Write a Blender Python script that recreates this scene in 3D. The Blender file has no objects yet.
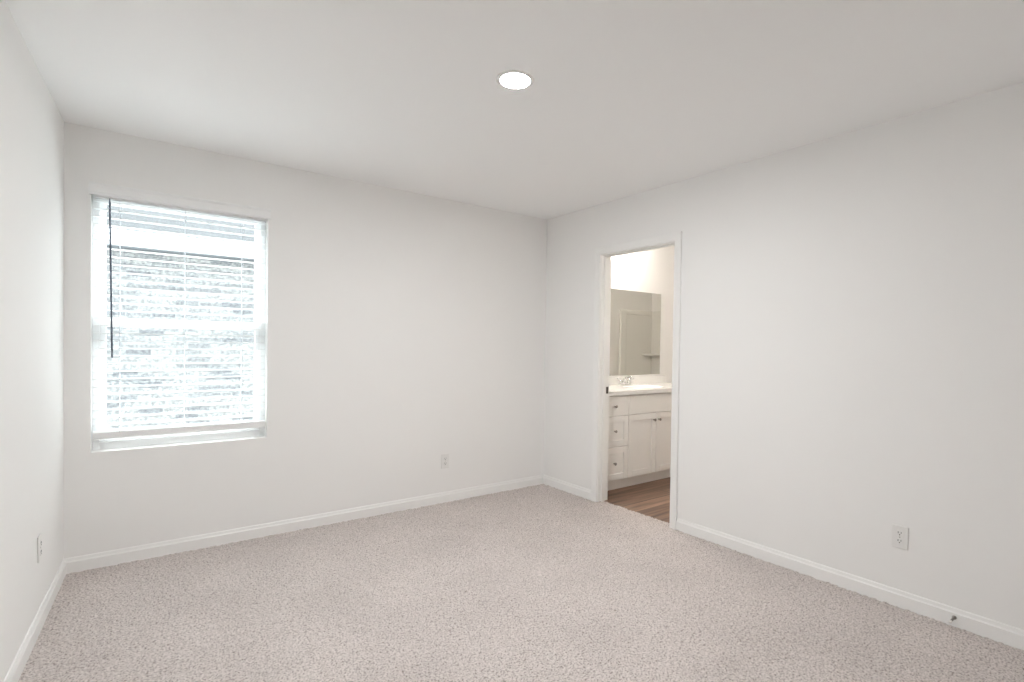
import bpy, bmesh, math, random
import numpy as np
from mathutils import Vector, Matrix

sc = bpy.context.scene
COL = sc.collection
random.seed(4)

# ------------------------------------------------------------------ camera
cam_d = bpy.data.cameras.new('camera')
cam = bpy.data.objects.new('camera', cam_d)
COL.objects.link(cam)
YAW, PITCH, ROLL, FPX = -0.645104, -0.0144157, 0.0140617, 514.354
CAM = Vector((-2.91966, -3.75248, 1.27220))
fwd = Vector((-math.sin(YAW) * math.cos(PITCH), math.cos(YAW) * math.cos(PITCH), math.sin(PITCH)))
rgt0 = Vector((math.cos(YAW), math.sin(YAW), 0))
up0 = rgt0.cross(fwd)
rgt = math.cos(ROLL) * rgt0 + math.sin(ROLL) * up0
upv = -math.sin(ROLL) * rgt0 + math.cos(ROLL) * up0
m = Matrix((rgt, upv, -fwd)).transposed().to_4x4()
m.translation = CAM
cam.matrix_world = m
cam_d.sensor_fit = 'HORIZONTAL'
cam_d.sensor_width = 36.0
cam_d.lens = FPX / 1024 * 36.0
cam_d.shift_x = -24.955 / 1024
cam_d.shift_y = 12.638 / 1024
cam_d.clip_start = 0.02
sc.camera = cam

# ------------------------------------------------------------------ light and exposure
SKY_STRENGTH = 7.5
LED_STRENGTH = 705.0        # bedroom ceiling disc
BATH_LED_STRENGTH = 140.0    # three frosted globes over the bathroom mirror
SUN_STRENGTH = 23.5
sun_d = bpy.data.lights.new('sun', 'SUN')
sun_d.energy = SUN_STRENGTH
sun_d.color = (1.0, 0.975, 0.955)
sun_d.angle = math.radians(2.0)
sun = bpy.data.objects.new('sun', sun_d)
COL.objects.link(sun)
SUN_EL, SUN_AZ = math.radians(58), math.radians(80)     # high, from behind the house next door
sun.rotation_euler = Vector((math.cos(SUN_EL) * math.cos(SUN_AZ), math.cos(SUN_EL) * math.sin(SUN_AZ), math.sin(SUN_EL))).to_track_quat('Z', 'Y').to_euler()
world = bpy.data.worlds.new('overcast_sky')
sc.world = world
world.use_nodes = True
bg = world.node_tree.nodes['Background']
bg.inputs[0].default_value = (0.90, 0.945, 1.0, 1)
bg.inputs[1].default_value = SKY_STRENGTH
vs = sc.view_settings
vs.view_transform = 'Standard'
vs.look = 'None'
vs.exposure = 0.0
vs.gamma = 1.0
vs.use_curve_mapping = False
sc.cycles.use_denoising = True
sc.cycles.max_bounces = 14
sc.cycles.diffuse_bounces = 9
sc.cycles.glossy_bounces = 5
sc.cycles.transparent_max_bounces = 16
sc.cycles.sample_clamp_indirect = 8.0

# ------------------------------------------------------------------ materials
def mat(name, col, rough=0.5, metal=0.0, spec=0.5):
    mt = bpy.data.materials.new(name)
    mt.use_nodes = True
    b = mt.node_tree.nodes['Principled BSDF']
    b.inputs['Base Color'].default_value = (*col, 1)
    b.inputs['Roughness'].default_value = rough
    b.inputs['Metallic'].default_value = metal
    b.inputs['Specular IOR Level'].default_value = spec
    return mt

def N(mt, kind, **kw):
    n = mt.node_tree.nodes.new(kind)
    for k, v in kw.items():
        setattr(n, k, v)
    return n

def L(mt, a, b):
    mt.node_tree.links.new(a, b)

def add_bump(mt, scale, strength, dist=0.001, detail=2.0):
    b = mt.node_tree.nodes['Principled BSDF']
    tc = N(mt, 'ShaderNodeTexCoord')
    ns = N(mt, 'ShaderNodeTexNoise')
    ns.inputs['Scale'].default_value = scale
    ns.inputs['Detail'].default_value = detail
    bp = N(mt, 'ShaderNodeBump')
    bp.inputs['Strength'].default_value = strength
    bp.inputs['Distance'].default_value = dist
    L(mt, tc.outputs['Object'], ns.inputs['Vector'])
    L(mt, ns.outputs['Fac'], bp.inputs['Height'])
    L(mt, bp.outputs['Normal'], b.inputs['Normal'])
    return mt

WALL = add_bump(mat('wall_paint', (0.887, 0.883, 0.873), 0.75, spec=0.25), 140, 0.10)
CEIL = add_bump(mat('ceiling_paint', (0.935, 0.938, 0.938), 0.9, spec=0.1), 110, 0.12)
BATHWALL = add_bump(mat('bath_wall_paint', (0.875, 0.865, 0.85), 0.7, spec=0.25), 140, 0.10)
TRIM = add_bump(mat('trim_paint', (0.90, 0.897, 0.885), 0.4, spec=0.4), 60, 0.03)
VINYL = add_bump(mat('white_vinyl', (0.88, 0.89, 0.895), 0.4, spec=0.4), 60, 0.03)
BLIND = add_bump(mat('blind_white', (0.89, 0.895, 0.895), 0.45, spec=0.4), 60, 0.04)
CAB = add_bump(mat('cabinet_paint', (0.88, 0.87, 0.85), 0.4, spec=0.4), 60, 0.03)
MARBLE = add_bump(mat('white_cultured_marble', (0.88, 0.87, 0.85), 0.15, spec=0.5), 20, 0.02)
FIBRE = add_bump(mat('white_fibreglass', (0.82, 0.81, 0.78), 0.25, spec=0.5), 20, 0.02)
CHROME = add_bump(mat('chrome', (0.72, 0.72, 0.72), 0.12, 1.0), 30, 0.02)
NICKEL = add_bump(mat('brushed_nickel', (0.35, 0.33, 0.31), 0.3, 1.0), 90, 0.05)
PLASTIC = add_bump(mat('white_plastic', (0.83, 0.825, 0.81), 0.35, spec=0.5), 60, 0.02)
SLOT = add_bump(mat('socket_black', (0.03, 0.03, 0.03), 0.6), 60, 0.02)
RUBBER = add_bump(mat('white_rubber', (0.75, 0.74, 0.72), 0.6), 60, 0.05)
WAND = add_bump(mat('smoky_wand', (0.13, 0.16, 0.21), 0.25, spec=0.5), 60, 0.02)
CORD = add_bump(mat('cord_white', (0.72, 0.76, 0.80), 0.8), 300, 0.2)

def led_mat(name, col, strength):
    mt = bpy.data.materials.new(name)
    mt.use_nodes = True
    nt = mt.node_tree
    nt.nodes.remove(nt.nodes['Principled BSDF'])
    e = N(mt, 'ShaderNodeEmission')
    e.inputs[0].default_value = (*col, 1)
    e.inputs[1].default_value = strength
    L(mt, e.outputs[0], nt.nodes['Material Output'].inputs[0])
    return mt
LED = led_mat('led_lens_glow', (0.985, 0.993, 0.99), LED_STRENGTH)
LEDB = led_mat('led_lens_glow_warm', (1.0, 0.925, 0.84), BATH_LED_STRENGTH)

def glass_mat():
    mt = bpy.data.materials.new('window_glass')
    mt.use_nodes = True
    nt = mt.node_tree
    nt.nodes.remove(nt.nodes['Principled BSDF'])
    tr = N(mt, 'ShaderNodeBsdfTransparent')
    tr.inputs[0].default_value = (0.93, 0.97, 0.97, 1)
    gl = N(mt, 'ShaderNodeBsdfGlossy')
    gl.inputs['Roughness'].default_value = 0.02
    lw_ = N(mt, 'ShaderNodeLayerWeight')
    pw = N(mt, 'ShaderNodeMath', operation='POWER'); pw.inputs[1].default_value = 5.0
    L(mt, lw_.outputs['Facing'], pw.inputs[0])
    fr = N(mt, 'ShaderNodeMath', operation='MULTIPLY_ADD'); fr.inputs[1].default_value = 0.9; fr.inputs[2].default_value = 0.04
    L(mt, pw.outputs[0], fr.inputs[0])
    mx = N(mt, 'ShaderNodeMixShader')
    L(mt, fr.outputs[0], mx.inputs[0])
    L(mt, tr.outputs[0], mx.inputs[1])
    L(mt, gl.outputs[0], mx.inputs[2])
    L(mt, mx.outputs[0], nt.nodes['Material Output'].inputs[0])
    return mt
GLASS = glass_mat()
MIRROR = mat('mirror_silver', (0.80, 0.80, 0.77), 0.01, 1.0)

def carpet_mat():
    mt = mat('plush_carpet', (0.5, 0.45, 0.42), 1.0, spec=0.05)
    b = mt.node_tree.nodes['Principled BSDF']
    tc = N(mt, 'ShaderNodeTexCoord')
    n1 = N(mt, 'ShaderNodeTexNoise'); n1.inputs['Scale'].default_value = 125; n1.inputs['Detail'].default_value = 2
    n2 = N(mt, 'ShaderNodeTexNoise'); n2.inputs['Scale'].default_value = 2.2; n2.inputs['Detail'].default_value = 3
    n3 = N(mt, 'ShaderNodeTexNoise'); n3.inputs['Scale'].default_value = 420; n3.inputs['Detail'].default_value = 1
    for n in (n1, n2, n3):
        L(mt, tc.outputs['Object'], n.inputs['Vector'])
    r1 = N(mt, 'ShaderNodeValToRGB')
    r1.color_ramp.elements[0].position = 0.30; r1.color_ramp.elements[0].color = CARPET_DARK
    r1.color_ramp.elements[1].position = 0.62; r1.color_ramp.elements[1].color = CARPET_LIGHT
    L(mt, n1.outputs['Fac'], r1.inputs['Fac'])
    e = r1.color_ramp.elements.new(0.43); e.color = (0.565, 0.51, 0.483, 1)
    r2 = N(mt, 'ShaderNodeValToRGB')
    r2.color_ramp.elements[0].position = 0.35; r2.color_ramp.elements[0].color = (0.92, 0.92, 0.92, 1)
    r2.color_ramp.elements[1].position = 0.65; r2.color_ramp.elements[1].color = (1.0, 1.0, 1.0, 1)
    L(mt, n2.outputs['Fac'], r2.inputs['Fac'])
    mx = N(mt, 'ShaderNodeMixRGB', blend_type='MULTIPLY'); mx.inputs[0].default_value = 1
    L(mt, r1.outputs[0], mx.inputs[1]); L(mt, r2.outputs[0], mx.inputs[2])
    L(mt, mx.outputs[0], b.inputs['Base Color'])
    bp = N(mt, 'ShaderNodeBump'); bp.inputs['Strength'].default_value = 0.5; bp.inputs['Distance'].default_value = 0.003
    L(mt, n3.outputs['Fac'], bp.inputs['Height'])
    L(mt, bp.outputs['Normal'], b.inputs['Normal'])
    return mt
CARPET_DARK = (0.30, 0.262, 0.244, 1)
CARPET_LIGHT = (0.745, 0.682, 0.655, 1)
CARPET = carpet_mat()

def plank_mat():
    mt = mat('vinyl_plank', (0.2, 0.13, 0.09), 0.4, spec=0.4)
    b = mt.node_tree.nodes['Principled BSDF']
    tc = N(mt, 'ShaderNodeTexCoord')
    br = N(mt, 'ShaderNodeTexBrick')
    br.offset = 0.37
    br.inputs['Scale'].default_value = 1.0
    br.inputs['Brick Width'].default_value = 1.2
    br.inputs['Row Height'].default_value = 0.15
    br.inputs['Mortar Size'].default_value = 0.0015
    br.inputs['Color1'].default_value = (0.30, 0.195, 0.14, 1)
    br.inputs['Color2'].default_value = (0.17, 0.105, 0.075, 1)
    br.inputs['Mortar'].default_value = (0.05, 0.03, 0.02, 1)
    L(mt, tc.outputs['Object'], br.inputs['Vector'])
    mp = N(mt, 'ShaderNodeMapping'); mp.inputs['Scale'].default_value = (1.6, 26, 1)
    ns = N(mt, 'ShaderNodeTexNoise'); ns.inputs['Scale'].default_value = 1.0; ns.inputs['Detail'].default_value = 4
    L(mt, tc.outputs['Object'], mp.inputs['Vector']); L(mt, mp.outputs[0], ns.inputs['Vector'])
    rp = N(mt, 'ShaderNodeValToRGB')
    rp.color_ramp.elements[0].position = 0.32; rp.color_ramp.elements[0].color = (0.45, 0.42, 0.40, 1)
    rp.color_ramp.elements[1].position = 0.68; rp.color_ramp.elements[1].color = (1.45, 1.4, 1.35, 1)
    L(mt, ns.outputs['Fac'], rp.inputs['Fac'])
    mx = N(mt, 'ShaderNodeMixRGB', blend_type='MULTIPLY'); mx.inputs[0].default_value = 1
    L(mt, br.outputs['Color'], mx.inputs[1]); L(mt, rp.outputs[0], mx.inputs[2])
    L(mt, mx.outputs[0], b.inputs['Base Color'])
    return mt
PLANK = plank_mat()

def brick_mat():
    mt = mat('pale_brick', (0.6, 0.6, 0.6), 0.9, spec=0.2)
    b = mt.node_tree.nodes['Principled BSDF']
    tc = N(mt, 'ShaderNodeTexCoord')
    sx = N(mt, 'ShaderNodeSeparateXYZ'); cx = N(mt, 'ShaderNodeCombineXYZ')
    L(mt, tc.outputs['Object'], sx.inputs[0])
    L(mt, sx.outputs['X'], cx.inputs['X']); L(mt, sx.outputs['Z'], cx.inputs['Y'])
    br = N(mt, 'ShaderNodeTexBrick')
    br.inputs['Scale'].default_value = 1.0
    br.inputs['Brick Width'].default_value = 0.21
    br.inputs['Row Height'].default_value = 0.068
    br.inputs['Mortar Size'].default_value = 0.006
    br.inputs['Mortar Smooth'].default_value = 0.2
    br.inputs['Bias'].default_value = -0.35
    br.inputs['Color1'].default_value = (0.235, 0.232, 0.223, 1)
    br.inputs['Color2'].default_value = (0.085, 0.09, 0.10, 1)
    br.inputs['Mortar'].default_value = (0.245, 0.245, 0.242, 1)
    L(mt, cx.outputs[0], br.inputs['Vector'])
    ns = N(mt, 'ShaderNodeTexNoise'); ns.inputs['Scale'].default_value = 34; ns.inputs['Detail'].default_value = 4
    L(mt, cx.outputs[0], ns.inputs['Vector'])
    rp = N(mt, 'ShaderNodeValToRGB')
    rp.color_ramp.elements[0].position = 0.38; rp.color_ramp.elements[0].color = (0.55, 0.56, 0.58, 1)
    rp.color_ramp.elements[1].position = 0.58; rp.color_ramp.elements[1].color = (1.1, 1.1, 1.1, 1)
    L(mt, ns.outputs['Fac'], rp.inputs['Fac'])
    mx = N(mt, 'ShaderNodeMixRGB', blend_type='MULTIPLY'); mx.inputs[0].default_value = 1
    L(mt, br.outputs['Color'], mx.inputs[1]); L(mt, rp.outputs[0], mx.inputs[2])
    L(mt, mx.outputs[0], b.inputs['Base Color'])
    bp = N(mt, 'ShaderNodeBump'); bp.inputs['Strength'].default_value = 0.6; bp.inputs['Distance'].default_value = 0.006
    bp.invert = True
    L(mt, br.outputs['Fac'], bp.inputs['Height']); L(mt, bp.outputs[0], b.inputs['Normal'])
    return mt
BRICK = brick_mat()

def shingle_mat():
    mt = mat('grey_shingle', (0.3, 0.32, 0.35), 0.9, spec=0.2)
    b = mt.node_tree.nodes['Principled BSDF']
    tc = N(mt, 'ShaderNodeTexCoord')
    br = N(mt, 'ShaderNodeTexBrick')
    br.inputs['Scale'].default_value = 1.0
    br.inputs['Brick Width'].default_value = 0.33
    br.inputs['Row Height'].default_value = 0.14
    br.inputs['Mortar Size'].default_value = 0.008
    br.inputs['Color1'].default_value = (0.024, 0.027, 0.030, 1)
    br.inputs['Color2'].default_value = (0.015, 0.018, 0.021, 1)
    br.inputs['Mortar'].default_value = (0.008, 0.009, 0.011, 1)
    L(mt, tc.outputs['Object'], br.inputs['Vector'])
    L(mt, br.outputs['Color'], b.inputs['Base Color'])
    return mt
SHINGLE = shingle_mat()
GUTTER = add_bump(mat('white_gutter', (0.86, 0.87, 0.88), 0.4), 40, 0.03)
SOFFIT = add_bump(mat('soffit_paint', (0.12, 0.13, 0.14), 0.8), 40, 0.05)
DIRT = add_bump(mat('side_yard_gravel', (0.60, 0.59, 0.57), 0.95), 40, 0.5, 0.01)

# ------------------------------------------------------------------ mesh helpers
def box(bm, a, b, bev=0.0, seg=2):
    t = bmesh.new() if bev else bm
    x0, y0, z0 = (min(a[i], b[i]) for i in range(3))
    x1, y1, z1 = (max(a[i], b[i]) for i in range(3))
    v = [t.verts.new(p) for p in ((x0, y0, z0), (x1, y0, z0), (x1, y1, z0), (x0, y1, z0),
                                  (x0, y0, z1), (x1, y0, z1), (x1, y1, z1), (x0, y1, z1))]
    for f in ((0, 3, 2, 1), (4, 5, 6, 7), (0, 1, 5, 4), (1, 2, 6, 5), (2, 3, 7, 6), (3, 0, 4, 7)):
        t.faces.new([v[i] for i in f])
    if bev:
        bmesh.ops.bevel(t, geom=t.edges[:], offset=bev, segments=seg, profile=0.5, affect='EDGES')
        merge(bm, t)

def merge(bm, t, mtx=None):
    mp = {}
    for v in t.verts:
        mp[v] = bm.verts.new(mtx @ v.co if mtx else v.co)
    for f in t.faces:
        nf = bm.faces.new([mp[v] for v in f.verts])
        nf.smooth = f.smooth
    t.free()

def prism(bm, prof, axis, a, b, bev=0.0):
    """extrude a 2-D profile (list of pairs) along axis 'x','y' or 'z' from a to b"""
    def P(p, w):
        return {'x': (w, p[0], p[1]), 'y': (p[0], w, p[1]), 'z': (p[0], p[1], w)}[axis]
    v0 = [bm.verts.new(P(p, a)) for p in prof]
    v1 = [bm.verts.new(P(p, b)) for p in prof]
    n = len(prof)
    bm.faces.new(v0)
    bm.faces.new(v1[::-1])
    for i in range(n):
        bm.faces.new((v0[i], v1[i], v1[(i + 1) % n], v0[(i + 1) % n]))

def lathe(bm, prof, mtx=None, n=32):
    """spin (r, h) pairs about local z"""
    t = bmesh.new()
    rings = []
    for r, h in prof:
        if r < 1e-6:
            rings.append([t.verts.new((0, 0, h))])
        else:
            rings.append([t.verts.new((r * math.cos(2 * math.pi * k / n), r * math.sin(2 * math.pi * k / n), h)) for k in range(n)])
    for A, B in zip(rings, rings[1:]):
        for k in range(n):
            k2 = (k + 1) % n
            vs_ = [A[k % len(A)], A[k2 % len(A)], B[k2 % len(B)], B[k % len(B)]]
            u = []
            for q in vs_:
                if q not in u:
                    u.append(q)
            if len(u) > 2:
                t.faces.new(u).smooth = True
    merge(bm, t, mtx)

def tube(bm, pts, rad, n=12, cap=True):
    pts = [Vector(p) for p in pts]
    rads = rad if isinstance(rad, (list, tuple)) else [rad] * len(pts)
    rings = []
    ref = Vector((0, 0, 1))
    for i, p in enumerate(pts):
        d = (pts[min(i + 1, len(pts) - 1)] - pts[max(i - 1, 0)]).normalized()
        if abs(d.dot(ref)) > 0.95:
            ref = Vector((1, 0, 0))
        u = d.cross(ref).normalized()
        w = u.cross(d).normalized()
        ref = w
        rings.append([bm.verts.new(p + rads[i] * (math.cos(2 * math.pi * k / n) * u + math.sin(2 * math.pi * k / n) * w)) for k in range(n)])
    for A, B in zip(rings, rings[1:]):
        for k in range(n):
            bm.faces.new((A[k], A[(k + 1) % n], B[(k + 1) % n], B[k])).smooth = True
    if cap:
        bm.faces.new(rings[0][::-1])
        bm.faces.new(rings[-1])

def obj(name, bm, mt, parent=None, loc=None, rotz=None):
    bmesh.ops.recalc_face_normals(bm, faces=bm.faces[:])
    me = bpy.data.meshes.new(name)
    bm.to_mesh(me)
    bm.free()
    me.materials.append(mt)
    o = bpy.data.objects.new(name, me)
    COL.objects.link(o)
    if parent:
        o.parent = parent
    if loc is not None:
        o.location = loc
    if rotz is not None:
        o.rotation_euler = (0, 0, rotz)
    return o

def empty(name, loc=(0, 0, 0), rotz=0.0):
    o = bpy.data.objects.new(name, None)
    o.empty_display_size = 0.05
    COL.objects.link(o)
    o.location = loc
    o.rotation_euler = (0, 0, rotz)
    return o

def tag(o, label, cat, group=None):
    o['label'] = label
    o['category'] = cat
    if group:
        o['group'] = group
    return o

def struct(o, label=None, cat=None):
    o['kind'] = 'structure'
    if label:
        o['label'] = label
    if cat:
        o['category'] = cat
    return o

def copy_tree(o, parent=None):
    c = o.copy()
    COL.objects.link(c)
    c.parent = parent
    for ch in [x for x in o.children]:
        copy_tree(ch, c)
    return c

def BM():
    return bmesh.new()

# ------------------------------------------------------------------ room frame
H = 2.44
LX = 3.29083
AL, BE = -0.0253072, 0.0267102
R_ROT = math.atan2(-math.cos(AL), -math.sin(AL))   # right wall: local x runs toward the viewer, local -y into the room
L_ROT = math.atan2(math.cos(BE), math.sin(BE))     # left wall: local x runs toward the far corner, local -y into the room
def rw(s, t=0.0, z=0.0):       # point by the right wall, t = distance into the bedroom
    return Vector((-s * math.sin(AL) - t * math.cos(AL), -s * math.cos(AL) + t * math.sin(AL), z))
def lw(s, t=0.0, z=0.0):       # point by the left wall, s measured from the far corner
    return Vector((-LX - s * math.sin(BE) + t * math.cos(BE), -s * math.cos(BE) - t * math.sin(BE), z))
DEPTH = 4.5
WT = 0.115
BX1, BY0 = 3.27, -1.55         # bathroom far end and front wall

# window opening
WX0, WX1, WZ0, WZ1 = -3.181, -2.305, 0.647, 2.112
b = BM()
box(b, (-LX - 0.15, 0, -0.1), (WX0, 0.15, H + 0.1))
box(b, (WX1, 0, -0.1), (0.05, 0.15, H + 0.1))
box(b, (WX0, 0, -0.1), (WX1, 0.15, WZ0))
box(b, (WX0, 0, WZ1), (WX1, 0.15, H + 0.1))
struct(obj('wall_back', b, WALL), 'white bedroom wall with the window in it', 'wall')

# door opening (rough) in the right wall
S0, S1, DZ = 0.704, 1.422, 2.020
b = BM()
box(b, (0.0, 0, -0.1), (S0 - 0.018, WT, H + 0.1))
box(b, (S1 + 0.018, 0, -0.1), (DEPTH + 0.2, WT, H + 0.1))
box(b, (S0 - 0.018, 0, DZ + 0.018), (S1 + 0.018, WT, H + 0.1))
struct(obj('wall_right', b, WALL, rotz=R_ROT), 'white bedroom wall with the bathroom doorway', 'wall')

b = BM()
box(b, (-DEPTH - 0.2, 0, -0.1), (0.0, 0.12, H + 0.1))
struct(obj('wall_left', b, WALL, loc=(-LX, 0, 0), rotz=L_ROT), 'white bedroom wall beside the window', 'wall')
b = BM()
box(b, (-LX - 0.4, -DEPTH - 0.12, -0.1), (0.4, -DEPTH, H + 0.1))
struct(obj('wall_rear', b, WALL), 'white bedroom wall behind the viewer', 'wall')

b = BM()
pl = [(-LX - 0.3, 0.15), (-LX - 0.3, -DEPTH - 0.1), tuple(rw(DEPTH + 0.1, -0.05)[:2]), tuple(rw(-0.15, -0.05)[:2])]
prism(b, pl, 'z', H, H + 0.1)
struct(obj('ceiling', b, CEIL), 'white painted bedroom ceiling with one round light', 'ceiling')

# bathroom shell
b = BM()
box(b, (0.05, 0, -0.1), (BX1 + 0.15, 0.15, H + 0.1))
struct(obj('wall_bathroom_back', b, BATHWALL), 'bathroom wall behind the mirror and vanity', 'wall')
b = BM()
box(b, (BX1, BY0 - 0.12, -0.1), (BX1 + 0.12, 0, H + 0.1))
struct(obj('wall_bathroom_end', b, BATHWALL), 'bathroom end wall behind the tub', 'wall')
b = BM()
box(b, (WT + 0.04, BY0 - 0.12, -0.1), (BX1, BY0, H + 0.1))
struct(obj('wall_bathroom_front', b, BATHWALL), 'bathroom wall opposite the mirror', 'wall')
b = BM()
pl = [tuple(rw(-0.15, -0.05)[:2]), tuple(rw(1.9, -0.05)[:2]), (BX1 + 0.12, -1.9), (BX1 + 0.12, 0.15)]
prism(b, pl, 'z', H, H + 0.1)
struct(obj('ceiling_bathroom', b, CEIL), 'white bathroom ceiling', 'ceiling')
b = BM()
THR = -0.058
pl = [tuple(rw(-0.1, THR)[:2]), tuple(rw(1.8, THR)[:2]), (BX1 + 0.1, -1.8), (BX1 + 0.1, 0.1)]
prism(b, pl, 'z', -0.08, -0.001)
struct(obj('floor_bathroom', b, PLANK), 'brown wood-look plank floor beyond the doorway', 'floor')

# ------------------------------------------------------------------ carpet: a dense tufted sheet
def carpet():
    rng = np.random.default_rng(7)
    def blur(a):
        return (a + np.roll(a, 1, 0) + np.roll(a, -1, 0) + np.roll(a, 1, 1) + np.roll(a, -1, 1)) / 5
    step = 0.0055
    verts, quads, base = [], [], 0
    def patch(cnr, nu, nv):
        nonlocal base
        u = np.linspace(0, 1, nu)[None, :, None]
        v = np.linspace(0, 1, nv)[:, None, None]
        A, B, C, D = (np.array(c[:2])[None, None, :] for c in cnr)
        xy = (1 - v) * ((1 - u) * A + u * B) + v * ((1 - u) * D + u * C)
        n = rng.standard_normal((nv, nu))
        h = 1.0 * blur(n) + 0.9 * blur(blur(n[::-1, ::-1].copy()))
        h = h / h.std()
        xy = xy + 0.0011 * rng.standard_normal(xy.shape)
        z = np.clip(h, -2.2, 2.2) * 0.0020 + 0.0
        verts.append(np.dstack([xy, z[:, :, None]]).reshape(-1, 3))
        i = np.arange(nv * nu).reshape(nv, nu)
        quads.append((np.stack([i[:-1, :-1], i[1:, :-1], i[1:, 1:], i[:-1, 1:]], -1).reshape(-1, 4)) + base)
        base += nv * nu
    D2 = DEPTH
    patch([lw(-0.0, -0.01), rw(0.0, -0.01), rw(D2, -0.01), lw(D2, -0.01)], int(3.4 / step), int(D2 / step))
    patch([rw(S0 - 0.02, -0.003), rw(S0 - 0.02, THR - 0.006), rw(S1 + 0.02, THR - 0.006), rw(S1 + 0.02, -0.003)], int(0.064 / step), int(0.74 / step))
    V = np.concatenate(verts).astype(np.float32)
    Q = np.concatenate(quads).astype(np.int32)
    me = bpy.data.meshes.new('floor')
    me.vertices.add(len(V)); me.vertices.foreach_set('co', V.ravel())
    me.loops.add(Q.size); me.loops.foreach_set('vertex_index', Q.ravel())
    me.polygons.add(len(Q)); me.polygons.foreach_set('loop_start', np.arange(0, Q.size, 4, dtype=np.int32))
    me.polygons.foreach_set('use_smooth', np.ones(len(Q), dtype=bool))
    me.update(calc_edges=True)
    me.materials.append(CARPET)
    o = bpy.data.objects.new('floor', me)
    COL.objects.link(o)
    return struct(o, 'pinkish beige plush carpet covering the bedroom floor', 'carpet')
carpet()
b = BM()
prism(b, [tuple(lw(-0.1, -0.1)[:2]), tuple(rw(-0.1, THR - 0.001)[:2]), tuple(rw(DEPTH + 0.1, THR - 0.001)[:2]), tuple(lw(DEPTH + 0.1, -0.1)[:2])], 'z', -0.08, -0.006)
struct(obj('floor_slab', b, DIRT), 'floor slab under the bedroom carpet', 'floor')

# ------------------------------------------------------------------ baseboards
def base_prof(sgn=-1):
    # (y, z): y negative = into the room
    return [(0, -0.012), (0, 0.083), (-0.004, 0.083), (-0.0065, 0.079), (-0.0085, 0.066), (-0.0125, 0.060), (-0.0125, -0.012)]
b = BM(); prism(b, base_prof(), 'x', -LX + 0.0, 0.0)
struct(obj('baseboard_back', b, TRIM), 'white baseboard along the window wall', 'baseboard')
b = BM(); prism(b, base_prof(), 'x', -DEPTH, -0.0)
struct(obj('baseboard_left', b, TRIM, loc=(-LX, 0, 0), rotz=L_ROT), 'white baseboard along the left wall', 'baseboard')
b = BM(); prism(b, base_prof(), 'x', 0.0, S0 - 0.066)
struct(obj('baseboard_right', b, TRIM, rotz=R_ROT), 'short white baseboard between the corner and the doorway', 'baseboard')
b = BM(); prism(b, base_prof(), 'x', S1 + 0.066, DEPTH)
struct(obj('baseboard_right', b, TRIM, rotz=R_ROT), 'long white baseboard along the right wall', 'baseboard')

# ------------------------------------------------------------------ bathroom doorway: jamb, casing, stop, strike plate
door = struct(empty('door_1', (0, 0, 0), R_ROT), 'white cased bathroom doorway without a visible door leaf', 'doorway')
b = BM()
box(b, (S0 - 0.018, -0.001, -0.02), (S0, WT + 0.001, DZ), 0.001, 1)
box(b, (S1, -0.001, -0.02), (S1 + 0.018, WT + 0.001, DZ), 0.001, 1)
box(b, (S0 - 0.018, -0.001, DZ), (S1 + 0.018, WT + 0.001, DZ + 0.018), 0.001, 1)
obj('jamb', b, TRIM, door)
b = BM()
sp0, sp1 = 0.035, 0.07
box(b, (S0, sp0, -0.02), (S0 + 0.010, sp1, DZ - 0.010), 0.002, 1)
box(b, (S1 - 0.010, sp0, -0.02), (S1, sp1, DZ - 0.010), 0.002, 1)
box(b, (S0, sp0, DZ - 0.010), (S1, sp1, DZ), 0.002, 1)
obj('door_stop_moulding', b, TRIM, door)
def casing_mesh(side):
    bm = BM()
    o_, i_ = 0.064, 0.006       # outer and inner offset from the opening
    def prof(w):                # (offset from opening, projection)
        return [(i_, 0), (i_, 0.009), (i_ + 0.006, 0.0115), (i_ + 0.032, 0.013), (o_ - 0.006, 0.017), (o_, 0.016), (o_, 0)]
    loops = []
    for (sx, cx, zz) in ((-1, S0, 'b'), (-1, S0, 't'), (1, S1, 't'), (1, S1, 'b')):
        ring = []
        for off, pr in prof(0):
            x = cx + sx * off
            z = (DZ + off) if zz == 't' else -0.012
            y = -pr if side < 0 else WT + pr
            ring.append(bm.verts.new((x, y, z)))
        loops.append(ring)
    for A, B in zip(loops, loops[1:]):
        n = len(A)
        for k in range(n):
            bm.faces.new((A[k], A[(k + 1) % n], B[(k + 1) % n], B[k]))
    bm.faces.new(loops[0]); bm.faces.new(loops[-1][::-1])
    return bm
obj('casing', casing_mesh(-1), TRIM, door)
obj('casing', casing_mesh(1), TRIM, door)
b = BM()
box(b, (S0, 0.078, 0.888), (S0 + 0.0022, 0.104, 0.944), 0.0008, 1)
box(b, (S0, 0.084, 0.902), (S0 + 0.0026, 0.098, 0.930))
o = obj('strike_plate', b, mat('dark_bronze', (0.10, 0.09, 0.08), 0.4, 0.6), door); o['label'] = 'dark metal strike plate'

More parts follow.
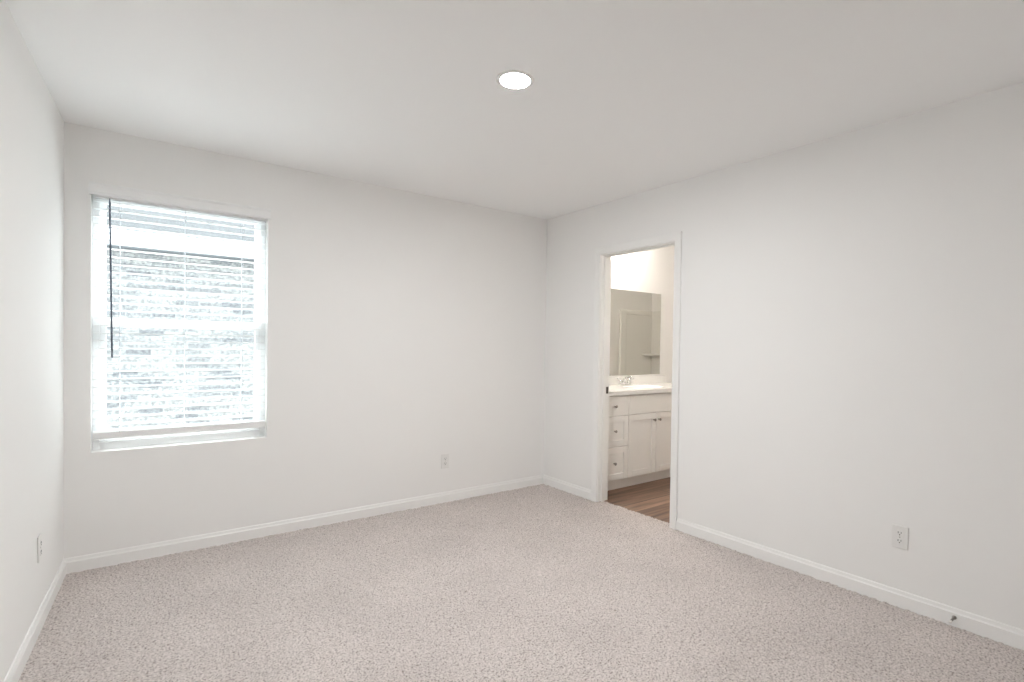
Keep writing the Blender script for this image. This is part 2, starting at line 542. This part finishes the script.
# ------------------------------------------------------------------ window unit
win = struct(empty('window_1', ((WX0 + WX1) / 2, 0.0, WZ0)), 'white vinyl single hung window behind the blind', 'window')
hw = (WX1 - WX0) / 2
wh = WZ1 - WZ0
def ring_frame(bm, x0, x1, z0, z1, y0, y1, wl, wr, wb, wt, bev=0.002):
    box(bm, (x0, y0, z0), (x0 + wl, y1, z1), bev, 1)
    box(bm, (x1 - wr, y0, z0), (x1, y1, z1), bev, 1)
    box(bm, (x0 + wl, y0, z0), (x1 - wr, y1, z0 + wb), bev, 1)
    box(bm, (x0 + wl, y0, z1 - wt), (x1 - wr, y1, z1), bev, 1)
b = BM(); ring_frame(b, -hw + 0.001, hw - 0.001, 0.001, wh - 0.001, 0.075, 0.145, 0.032, 0.032, 0.045, 0.035)
obj('frame', b, VINYL, win)
MZ = 1.350 - WZ0
b = BM(); ring_frame(b, -hw + 0.033, hw - 0.033, MZ + 0.0, wh - 0.036, 0.112, 0.138, 0.026, 0.026, 0.045, 0.022)
us = obj('upper_sash', b, VINYL, win)
b = BM(); ring_frame(b, -hw + 0.033, hw - 0.033, 0.047, MZ + 0.045, 0.082, 0.110, 0.028, 0.028, 0.050, 0.045)
ls = obj('lower_sash', b, VINYL, win)
b = BM(); box(b, (-hw + 0.058, 0.123, MZ + 0.043), (hw - 0.058, 0.127, wh - 0.056))
o = obj('pane', b, GLASS, us); o['label'] = 'upper glass pane'
b = BM(); box(b, (-hw + 0.060, 0.094, 0.095), (hw - 0.060, 0.098, MZ + 0.002))
o = obj('pane', b, GLASS, ls); o['label'] = 'lower glass pane'
b = BM()
box(b, (-0.03, 0.074, MZ + 0.022), (0.03, 0.083, MZ + 0.036), 0.002, 2)
tube(b, [(-0.005, 0.078, MZ + 0.038), (0.022, 0.070, MZ + 0.044)], [0.006, 0.004], 8)
obj('sash_lock', b, VINYL, win)

# ------------------------------------------------------------------ blind
blind = tag(empty('window_blind', ((WX0 + WX1) / 2, 0.0, WZ1)),
            'white horizontal faux wood window blind with its slats turned open', 'blind')
YS = 0.038      # slat centre depth in the recess
def slat(bm, x0, x1, z, w=0.050, th=0.0028, crown=0.0022, tilt=0.0):
    n = 6
    top, bot = [], []
    for i in range(n + 1):
        u = -1 + 2 * i / n
        y = u * w / 2
        zz = crown * (1 - u * u)
        c, s = math.cos(tilt), math.sin(tilt)
        top.append((YS + c * y - s * (zz + th / 2), z + s * y + c * (zz + th / 2)))
        bot.append((YS + c * y - s * (zz - th / 2), z + s * y + c * (zz - th / 2)))
    prism(bm, top + bot[::-1], 'x', x0, x1)
sl0, sl1 = -hw + 0.008, hw - 0.008
PITCH_S = 0.0435
z_top = -0.062
rail_top = 0.757 - WZ1
b = BM()
k = 0
zs = []
while z_top - k * PITCH_S > rail_top + 0.012:
    zs.append(z_top - k * PITCH_S)
    slat(b, sl0, sl1, zs[-1], tilt=SLAT_TILT if 'SLAT_TILT' in globals() else 0.0)
    k += 1
obj('slats', b, BLIND, blind)
b = BM(); box(b, (sl0, YS - 0.028, -0.048), (sl1, YS + 0.026, -0.004), 0.002, 1)
obj('headrail', b, BLIND, blind)
b = BM()
zb = rail_top
prism(b, [(YS - 0.027, zb - 0.036), (YS - 0.027, zb - 0.006), (YS - 0.022, zb), (YS + 0.022, zb), (YS + 0.027, zb - 0.006), (YS + 0.027, zb - 0.036), (YS + 0.022, zb - 0.041), (YS - 0.022, zb - 0.041)], 'x', sl0, sl1)
obj('bottom_rail', b, BLIND, blind)
b = BM()
VZ0, VZ1 = 2.073 - WZ1, 2.139 - WZ1
prism(b, [(-0.003, VZ0), (-0.003, VZ1), (-0.020, VZ1), (-0.024, VZ1 - 0.006), (-0.022, VZ1 - 0.014), (-0.018, VZ1 - 0.020),
          (-0.018, VZ0 + 0.016), (-0.021, VZ0 + 0.010), (-0.021, VZ0 + 0.003), (-0.018, VZ0)], 'x', -hw - 0.009, hw + 0.012)
obj('valance', b, BLIND, blind)
for cx in (-3.058, -2.750, -2.447):
    lx = cx - (WX0 + WX1) / 2
    b = BM()
    for yy in (YS - 0.029, YS + 0.029):
        tube(b, [(lx, yy, -0.05), (lx, yy, zb - 0.01)], 0.0011, 6)
    for z in zs:
        tube(b, [(lx, YS - 0.029, z - 0.004), (lx, YS + 0.029, z - 0.004)], 0.0008, 5)
    obj('ladder_cord', b, CORD, blind)
b = BM()
wx = -3.102 - (WX0 + WX1) / 2
tube(b, [(wx, 0.004, -0.048), (wx, -0.004, -0.058), (wx + 0.001, -0.006, -0.075), (wx + 0.012, -0.006, 1.172 - WZ1)], [0.0025, 0.003, 0.0048, 0.0048], 8)
o = obj('tilt_wand', b, WAND, blind); o['label'] = 'thin dark tilt wand'

# ------------------------------------------------------------------ recessed ceiling lights
def ceiling_disc(name, loc, lens_mat):
    r = empty(name, loc)
    b = BM()
    lathe(b, [(0.0645, 0.001), (0.0645, -0.0040), (0.067, -0.0050), (0.076, -0.0040), (0.084, 0.0), (0.084, 0.001)], n=48)
    obj('trim_ring', b, PLASTIC, r)
    b = BM()
    lathe(b, [(0.0643, 0.0), (0.0643, -0.0020), (0.058, -0.0032), (0.045, -0.0044), (0.025, -0.0056), (0.0, -0.0062)], n=48)
    obj('lens', b, lens_mat, r)
    return r
tag(ceiling_disc('ceiling_light', (-1.640, -1.865, H), LED), 'glowing round flush light in the bedroom ceiling', 'ceiling light')

# ------------------------------------------------------------------ outlets
def make_outlet():
    r = empty('wall_outlet')
    b = BM()
    box(b, (-0.035, -0.0055, -0.057), (0.035, 0.0, 0.057), 0.003, 3)
    p = obj('cover_plate', b, PLASTIC, r)
    for sz in (1, -1):
        zc = sz * 0.0195
        b = BM()
        pts = []
        for k in range(24):
            a = 2 * math.pi * k / 24
            pts.append((0.0172 * math.cos(a), zc + max(-0.0135, min(0.0135, 0.0172 * math.sin(a)))))
        prism(b, pts, 'y', -0.0075, -0.004)
        q = obj('receptacle', b, PLASTIC, r)
        b = BM()
        box(b, (-0.0075, -0.0082, zc - 0.001), (-0.0050, -0.0070, zc + 0.0085))
        box(b, (0.0050, -0.0082, zc + 0.000), (0.0073, -0.0070, zc + 0.0080))
        mt = Matrix.Translation((0, -0.0070, zc - 0.0065)) @ Matrix.Rotation(math.pi / 2, 4, 'X')
        lathe(b, [(0.0, 0.0012), (0.0027, 0.0012), (0.0027, 0.0)], mt, 12)
        s = obj('sockets', b, SLOT, q); s['label'] = 'dark slots of the receptacle'
    b = BM()
    mt = Matrix.Translation((0, -0.0055, 0)) @ Matrix.Rotation(math.pi / 2, 4, 'X')
    lathe(b, [(0.0, 0.0012), (0.002, 0.0011), (0.0032, 0.0)], mt, 12)
    obj('screw', b, CHROME, r)
    return r
o1 = make_outlet()
o1.location = (-1.011, 0, 0.334)
tag(o1, 'small white outlet low on the wall with the window', 'outlet', 'white wall outlets')
o2 = copy_tree(o1)
o2.location = rw(2.811, 0, 0.347); o2.rotation_euler = (0, 0, R_ROT)
tag(o2, 'white outlet low on the wall with the doorway, dark slots visible', 'outlet', 'white wall outlets')
o3 = copy_tree(o1)
o3.location = lw(0.645, 0, 0.354); o3.rotation_euler = (0, 0, L_ROT)
tag(o3, 'white outlet seen edge-on on the wall beside the window corner', 'outlet', 'white wall outlets')

# ------------------------------------------------------------------ spring door stop on the baseboard
ds = tag(empty('door_stop', rw(3.035, 0.0125, 0.042), R_ROT), 'small metal door stop with white tip on the long baseboard', 'door stop')
RX = Matrix.Rotation(math.pi / 2, 4, 'X')
b = BM(); lathe(b, [(0, 0), (0.009, 0), (0.009, 0.003), (0.005, 0.008), (0, 0.008)], RX, 20)
obj('base', b, NICKEL, ds)
b = BM()
sp = []
for k in range(150):
    a = k * 2 * math.pi / 14
    sp.append((0.0038 * math.cos(a), -0.006 - 0.052 * k / 149, 0.0038 * math.sin(a)))
tube(b, sp, 0.0013, 6)
obj('spring', b, NICKEL, ds)
b = BM(); lathe(b, [(0, 0.056), (0.0058, 0.056), (0.0065, 0.060), (0.0065, 0.068), (0.005, 0.071), (0, 0.072)], RX, 20)
o = obj('tip', b, RUBBER, ds); o['label'] = 'white rubber tip'

# ------------------------------------------------------------------ bathroom vanity
VX0, VX1, VTOP = 0.150, 1.670, 0.852
YF = -0.556                      # cabinet face
van = tag(empty('vanity_cabinet', (VX0, 0, 0)), 'white shaker vanity cabinet with drawers and doors in the bathroom', 'cabinet')
W = VX1 - VX0
b = BM()
PT = 0.016
box(b, (0, YF, 0.100), (PT, -0.002, VTOP))
box(b, (W - PT, YF, 0.100), (W, -0.002, VTOP))
box(b, (PT, YF, 0.100), (W - PT, -0.002, 0.100 + PT))
box(b, (PT, -0.012, 0.100 + PT), (W - PT, -0.002, VTOP))
box(b, (PT, YF, 0.100 + PT), (W - PT, YF + 0.016, VTOP))
obj('body', b, CAB, van)
b = BM(); box(b, (0.0, YF + 0.045, 0.0), (W, -0.004, 0.101))
obj('toe_kick', b, CAB, van)
FT = 0.019
def front(bm, x0, x1, z0, z1, shaker):
    y0 = YF - FT
    if not shaker:
        box(bm, (x0, y0, z0), (x1, YF - 0.0005, z1), 0.0015, 1)
        return
    fw = 0.055
    ring_frame(bm, x0, x1, z0, z1, y0, YF - 0.0005, fw, fw, fw, fw, 0.0015)
    box(bm, (x0 + fw - 0.002, YF - 0.010, z0 + fw - 0.002), (x1 - fw + 0.002, YF - 0.001, z1 - fw + 0.002))
def knob(parent, x, z):
    bm = BM()
    mt = Matrix.Translation((x, YF - FT, z)) @ RX
    lathe(bm, [(0, 0), (0.007, 0), (0.0055, 0.004), (0.005, 0.012), (0.011, 0.017), (0.0135, 0.021), (0.012, 0.025), (0.006, 0.0275), (0, 0.028)], mt, 20)
    o = obj('knob', bm, NICKEL, parent); o['label'] = 'dark nickel knob'
G = 0.0025
XA, XB = 0.511 - VX0, 1.262 - VX0
Z0, Z1, Z2, Z3 = 0.100, 0.395, 0.668, VTOP - 0.008
for (xa, xb) in ((0.006, XA), (XB, W - 0.006)):
    for (za, zb_, sh) in ((Z2, Z3, False), (Z1, Z2, True), (Z0, Z1, True)):
        b = BM(); front(b, xa + G, xb - G, za + G, zb_ - G, sh)
        d = obj('drawer', b, CAB, van)
        knob(d, (xa + xb) / 2, (za + zb_) / 2 - (0.0 if not sh else -0.005))
b = BM(); front(b, XA + G, XB - G, Z2 + G, Z3 - G, False)
obj('false_drawer_front', b, CAB, van)
XM = 0.886 - VX0
for xa, xb, kx in ((XA, XM, XM - 0.036), (XM, XB, XM + 0.036)):
    b = BM(); front(b, xa + G, xb - G, Z0 + G, Z2 - G, True)
    d = obj('door', b, CAB, van)
    knob(d, kx, Z2 - 0.068)

# countertop with a moulded-in oval bowl and backsplash
FAX = 0.962                       # bowl and tap centre
ct = tag(empty('countertop', (VX0 - 0.01, 0, VTOP)), 'glossy white moulded countertop with sink bowl on the vanity', 'countertop')
CW, CT = W + 0.02, 0.036
def counter_bm():
    bm = BM()
    y0, y1 = -0.601, -0.003
    nx, ny = 90, 44
    cx, cy, ax, ay = FAX - (VX0 - 0.01), -0.335, 0.235, 0.165
    g = []
    for j in range(ny + 1):
        row = []
        for i in range(nx + 1):
            x = CW * i / nx; y = y0 + (y1 - y0) * j / ny
            q = math.hypot((x - cx) / ax, (y - cy) / ay)
            z = CT
            if q < 1:
                z -= 0.105 * (1 - q ** 3.2)
            row.append(bm.verts.new((x, y, z)))
        g.append(row)
    for j in range(ny):
        for i in range(nx):
            bm.faces.new((g[j][i], g[j][i + 1], g[j + 1][i + 1], g[j + 1][i])).smooth = True
    rim = [g[0][i] for i in range(nx + 1)] + [g[j][nx] for j in range(1, ny + 1)] + [g[ny][i] for i in range(nx - 1, -1, -1)] + [g[j][0] for j in range(ny - 1, 0, -1)]
    low = [bm.verts.new((v.co.x, v.co.y, 0.001)) for v in rim]
    n = len(rim)
    for k in range(n):
        bm.faces.new((rim[k], low[k], low[(k + 1) % n], rim[(k + 1) % n]))
    return bm
obj('top', counter_bm(), MARBLE, ct)
b = BM(); box(b, (0, -0.022, CT - 0.001), (CW, -0.002, CT + 0.080), 0.003, 2)
obj('backsplash', b, MARBLE, ct)

# faucet
CTZ = VTOP + CT
fa = tag(empty('faucet', (FAX, -0.095, CTZ + 0.0006)), 'chrome two-handle faucet at the back of the countertop', 'faucet')
b = BM(); box(b, (-0.078, -0.026, 0.0), (0.078, 0.026, 0.014), 0.006, 3)
obj('base', b, CHROME, fa)
b = BM()
tube(b, [(0, 0, 0.012), (0, 0, 0.045), (0, -0.018, 0.075), (0, -0.055, 0.088), (0, -0.095, 0.082), (0, -0.115, 0.068)], [0.016, 0.0145, 0.0135, 0.0125, 0.0115, 0.011], 14)
obj('spout', b, CHROME, fa)
for sgn in (-1, 1):
    b = BM()
    lathe(b, [(0, 0.012), (0.018, 0.012), (0.016, 0.03), (0.014, 0.045), (0.008, 0.05), (0, 0.05)], Matrix.Translation((sgn * 0.052, 0, 0)), 20)
    tube(b, [(sgn * 0.052, 0, 0.044), (sgn * 0.075, 0.0, 0.058), (sgn * 0.108, 0.0, 0.070)], [0.008, 0.0065, 0.0055], 10)
    obj('handle', b, CHROME, fa)
b = BM(); tube(b, [(0, 0.022, 0.012), (0, 0.022, 0.055)], 0.0025, 8); lathe(b, [(0, 0.054), (0.006, 0.056), (0.006, 0.064), (0, 0.067)], Matrix.Translation((0, 0.022, 0)), 12)
obj('lift_rod', b, CHROME, fa)

# vanity light bar on the wall over the mirror (just above what the doorway lets one see)
vl = tag(empty('vanity_light', (0.66, 0, 2.375)), 'wall light bar with three frosted globes above the bathroom mirror', 'wall light')
b = BM(); box(b, (-0.36, -0.022, -0.035), (0.36, 0.0, 0.035), 0.006, 2)
obj('backplate', b, NICKEL, vl)
for gx in (-0.26, 0.0, 0.26):
    b = BM()
    tube(b, [(gx, -0.02, 0.0), (gx, -0.09, 0.0), (gx, -0.103, 0.0)], [0.010, 0.010, 0.022], 14)
    obj('arm', b, NICKEL, vl)
    b = BM()
    lathe(b, [(0.0, -0.05)] + [(0.05 * math.sin(math.pi * k / 14), -0.05 * math.cos(math.pi * k / 14)) for k in range(1, 14)] + [(0.0, 0.05)], Matrix.Translation((gx, -0.150, 0.0)), 24)
    obj('globe', b, LEDB, vl)

# mirror
b = BM(); box(b, (0.20, -0.006, 0.981), (1.612, -0.0005, 1.870), 0.001, 1)
tag(obj('mirror', b, MIRROR), 'wide frameless mirror on the wall above the vanity', 'mirror')

# ------------------------------------------------------------------ tub and surround (seen in the mirror)
TX0, TX1 = 2.49, BX1 - 0.002
TY0, TY1 = BY0 + 0.002, -0.002
tub = tag(empty('bathtub', (TX0, TY0, 0)), 'white bathtub below the surround at the bathroom end', 'bathtub')
b = BM()
w_, l_ = TX1 - TX0, TY1 - TY0
nx, ny = 16, 30
g = []
for j in range(ny + 1):
    row = []
    for i in range(nx + 1):
        x, y = w_ * i / nx, l_ * j / ny
        qx, qy = abs(x / w_ * 2 - 1) / 0.82, abs(y / l_ * 2 - 1) / 0.9
        q = (qx ** 4 + qy ** 6) ** 0.2
        row.append(b.verts.new((x, y, 0.47 - (0.36 * (1 - q ** 3) if q < 1 else 0))))
    g.append(row)
for j in range(ny):
    for i in range(nx):
        b.faces.new((g[j][i], g[j][i + 1], g[j + 1][i + 1], g[j + 1][i])).smooth = True
rim = [g[0][i] for i in range(nx + 1)] + [g[j][nx] for j in range(1, ny + 1)] + [g[ny][i] for i in range(nx - 1, -1, -1)] + [g[j][0] for j in range(ny - 1, 0, -1)]
low = [b.verts.new((v.co.x, v.co.y, 0.0)) for v in rim]
for k in range(len(rim)):
    b.faces.new((rim[k], low[k], low[(k + 1) % len(rim)], rim[(k + 1) % len(rim)]))
obj('tub_shell', b, FIBRE, tub)
sur = tag(empty('tub_surround', (TX0, TY0, 0.47)), 'glossy white tub surround with corner shelf, reflected in the mirror', 'tub surround')
SH = 1.83 - 0.47
b = BM()
box(b, (0.06, 0, 0.0), (w_, 0.020, SH), 0.006, 2)
box(b, (0.06, 0.0, 0.0), (0.185, 0.042, SH), 0.016, 4)
box(b, (0.17, 0.0, SH - 0.07), (w_ - 0.02, 0.034, SH), 0.012, 4)
obj('end_panel', b, FIBRE, sur)
b = BM()
box(b, (0.06, l_ - 0.020, 0.0), (w_, l_, SH), 0.006, 2)
tube(b, [(0.075, l_ - 0.016, 0.0), (0.075, l_ - 0.016, SH - 0.004)], 0.024, 12)
obj('end_panel', b, FIBRE, sur)
b = BM(); box(b, (w_ - 0.022, 0.018, 0.0), (w_, l_ - 0.018, SH), 0.006, 2)
obj('long_panel', b, FIBRE, sur)
b = BM()
zsf = 1.175 - 0.47
pts = [(w_ - 0.02, 0.018)] + [(w_ - 0.02 - 0.20 * math.cos(a), 0.018 + 0.20 * math.sin(a)) for a in [math.pi / 2 * k / 8 for k in range(9)]]
prism(b, pts, 'z', zsf - 0.018, zsf + 0.012)
obj('corner_shelf', b, FIBRE, sur)

# ------------------------------------------------------------------ outside: the house next door
nb = tag(empty('neighbour_house', (-2.7, 3.0, -0.45)), 'pale brick house with white gutter seen through the window blind', 'house')
NZ = 0.45
b = BM(); box(b, (-8, 0, 0), (8, 0.3, 2.21 + NZ))
obj('brick_wall', b, BRICK, nb)
b = BM(); box(b, (-8, -0.30, 2.205 + NZ), (8, 0.05, 2.225 + NZ))
obj('soffit', b, SOFFIT, nb)
b = BM()
prism(b, [(-0.30, 2.195 + NZ), (-0.38, 2.205 + NZ), (-0.41, 2.24 + NZ), (-0.42, 2.33 + NZ), (-0.405, 2.33 + NZ), (-0.30, 2.31 + NZ)], 'x', -8, 8)
obj('gutter', b, GUTTER, nb)
b = BM()
t = bmesh.new()
box(t, (-8, 0, -0.06), (8, 7.0, 0.0))
merge(b, t)
o = obj('roof', b, SHINGLE, nb)
o.location = (0, -0.36, 2.325 + NZ); o.rotation_euler = (math.radians(22), 0, 0)
b = BM(); box(b, (-12, 0.16, -0.55), (8, 8, -0.45))
struct(obj('ground', b, DIRT), 'side yard ground between the houses', 'ground')
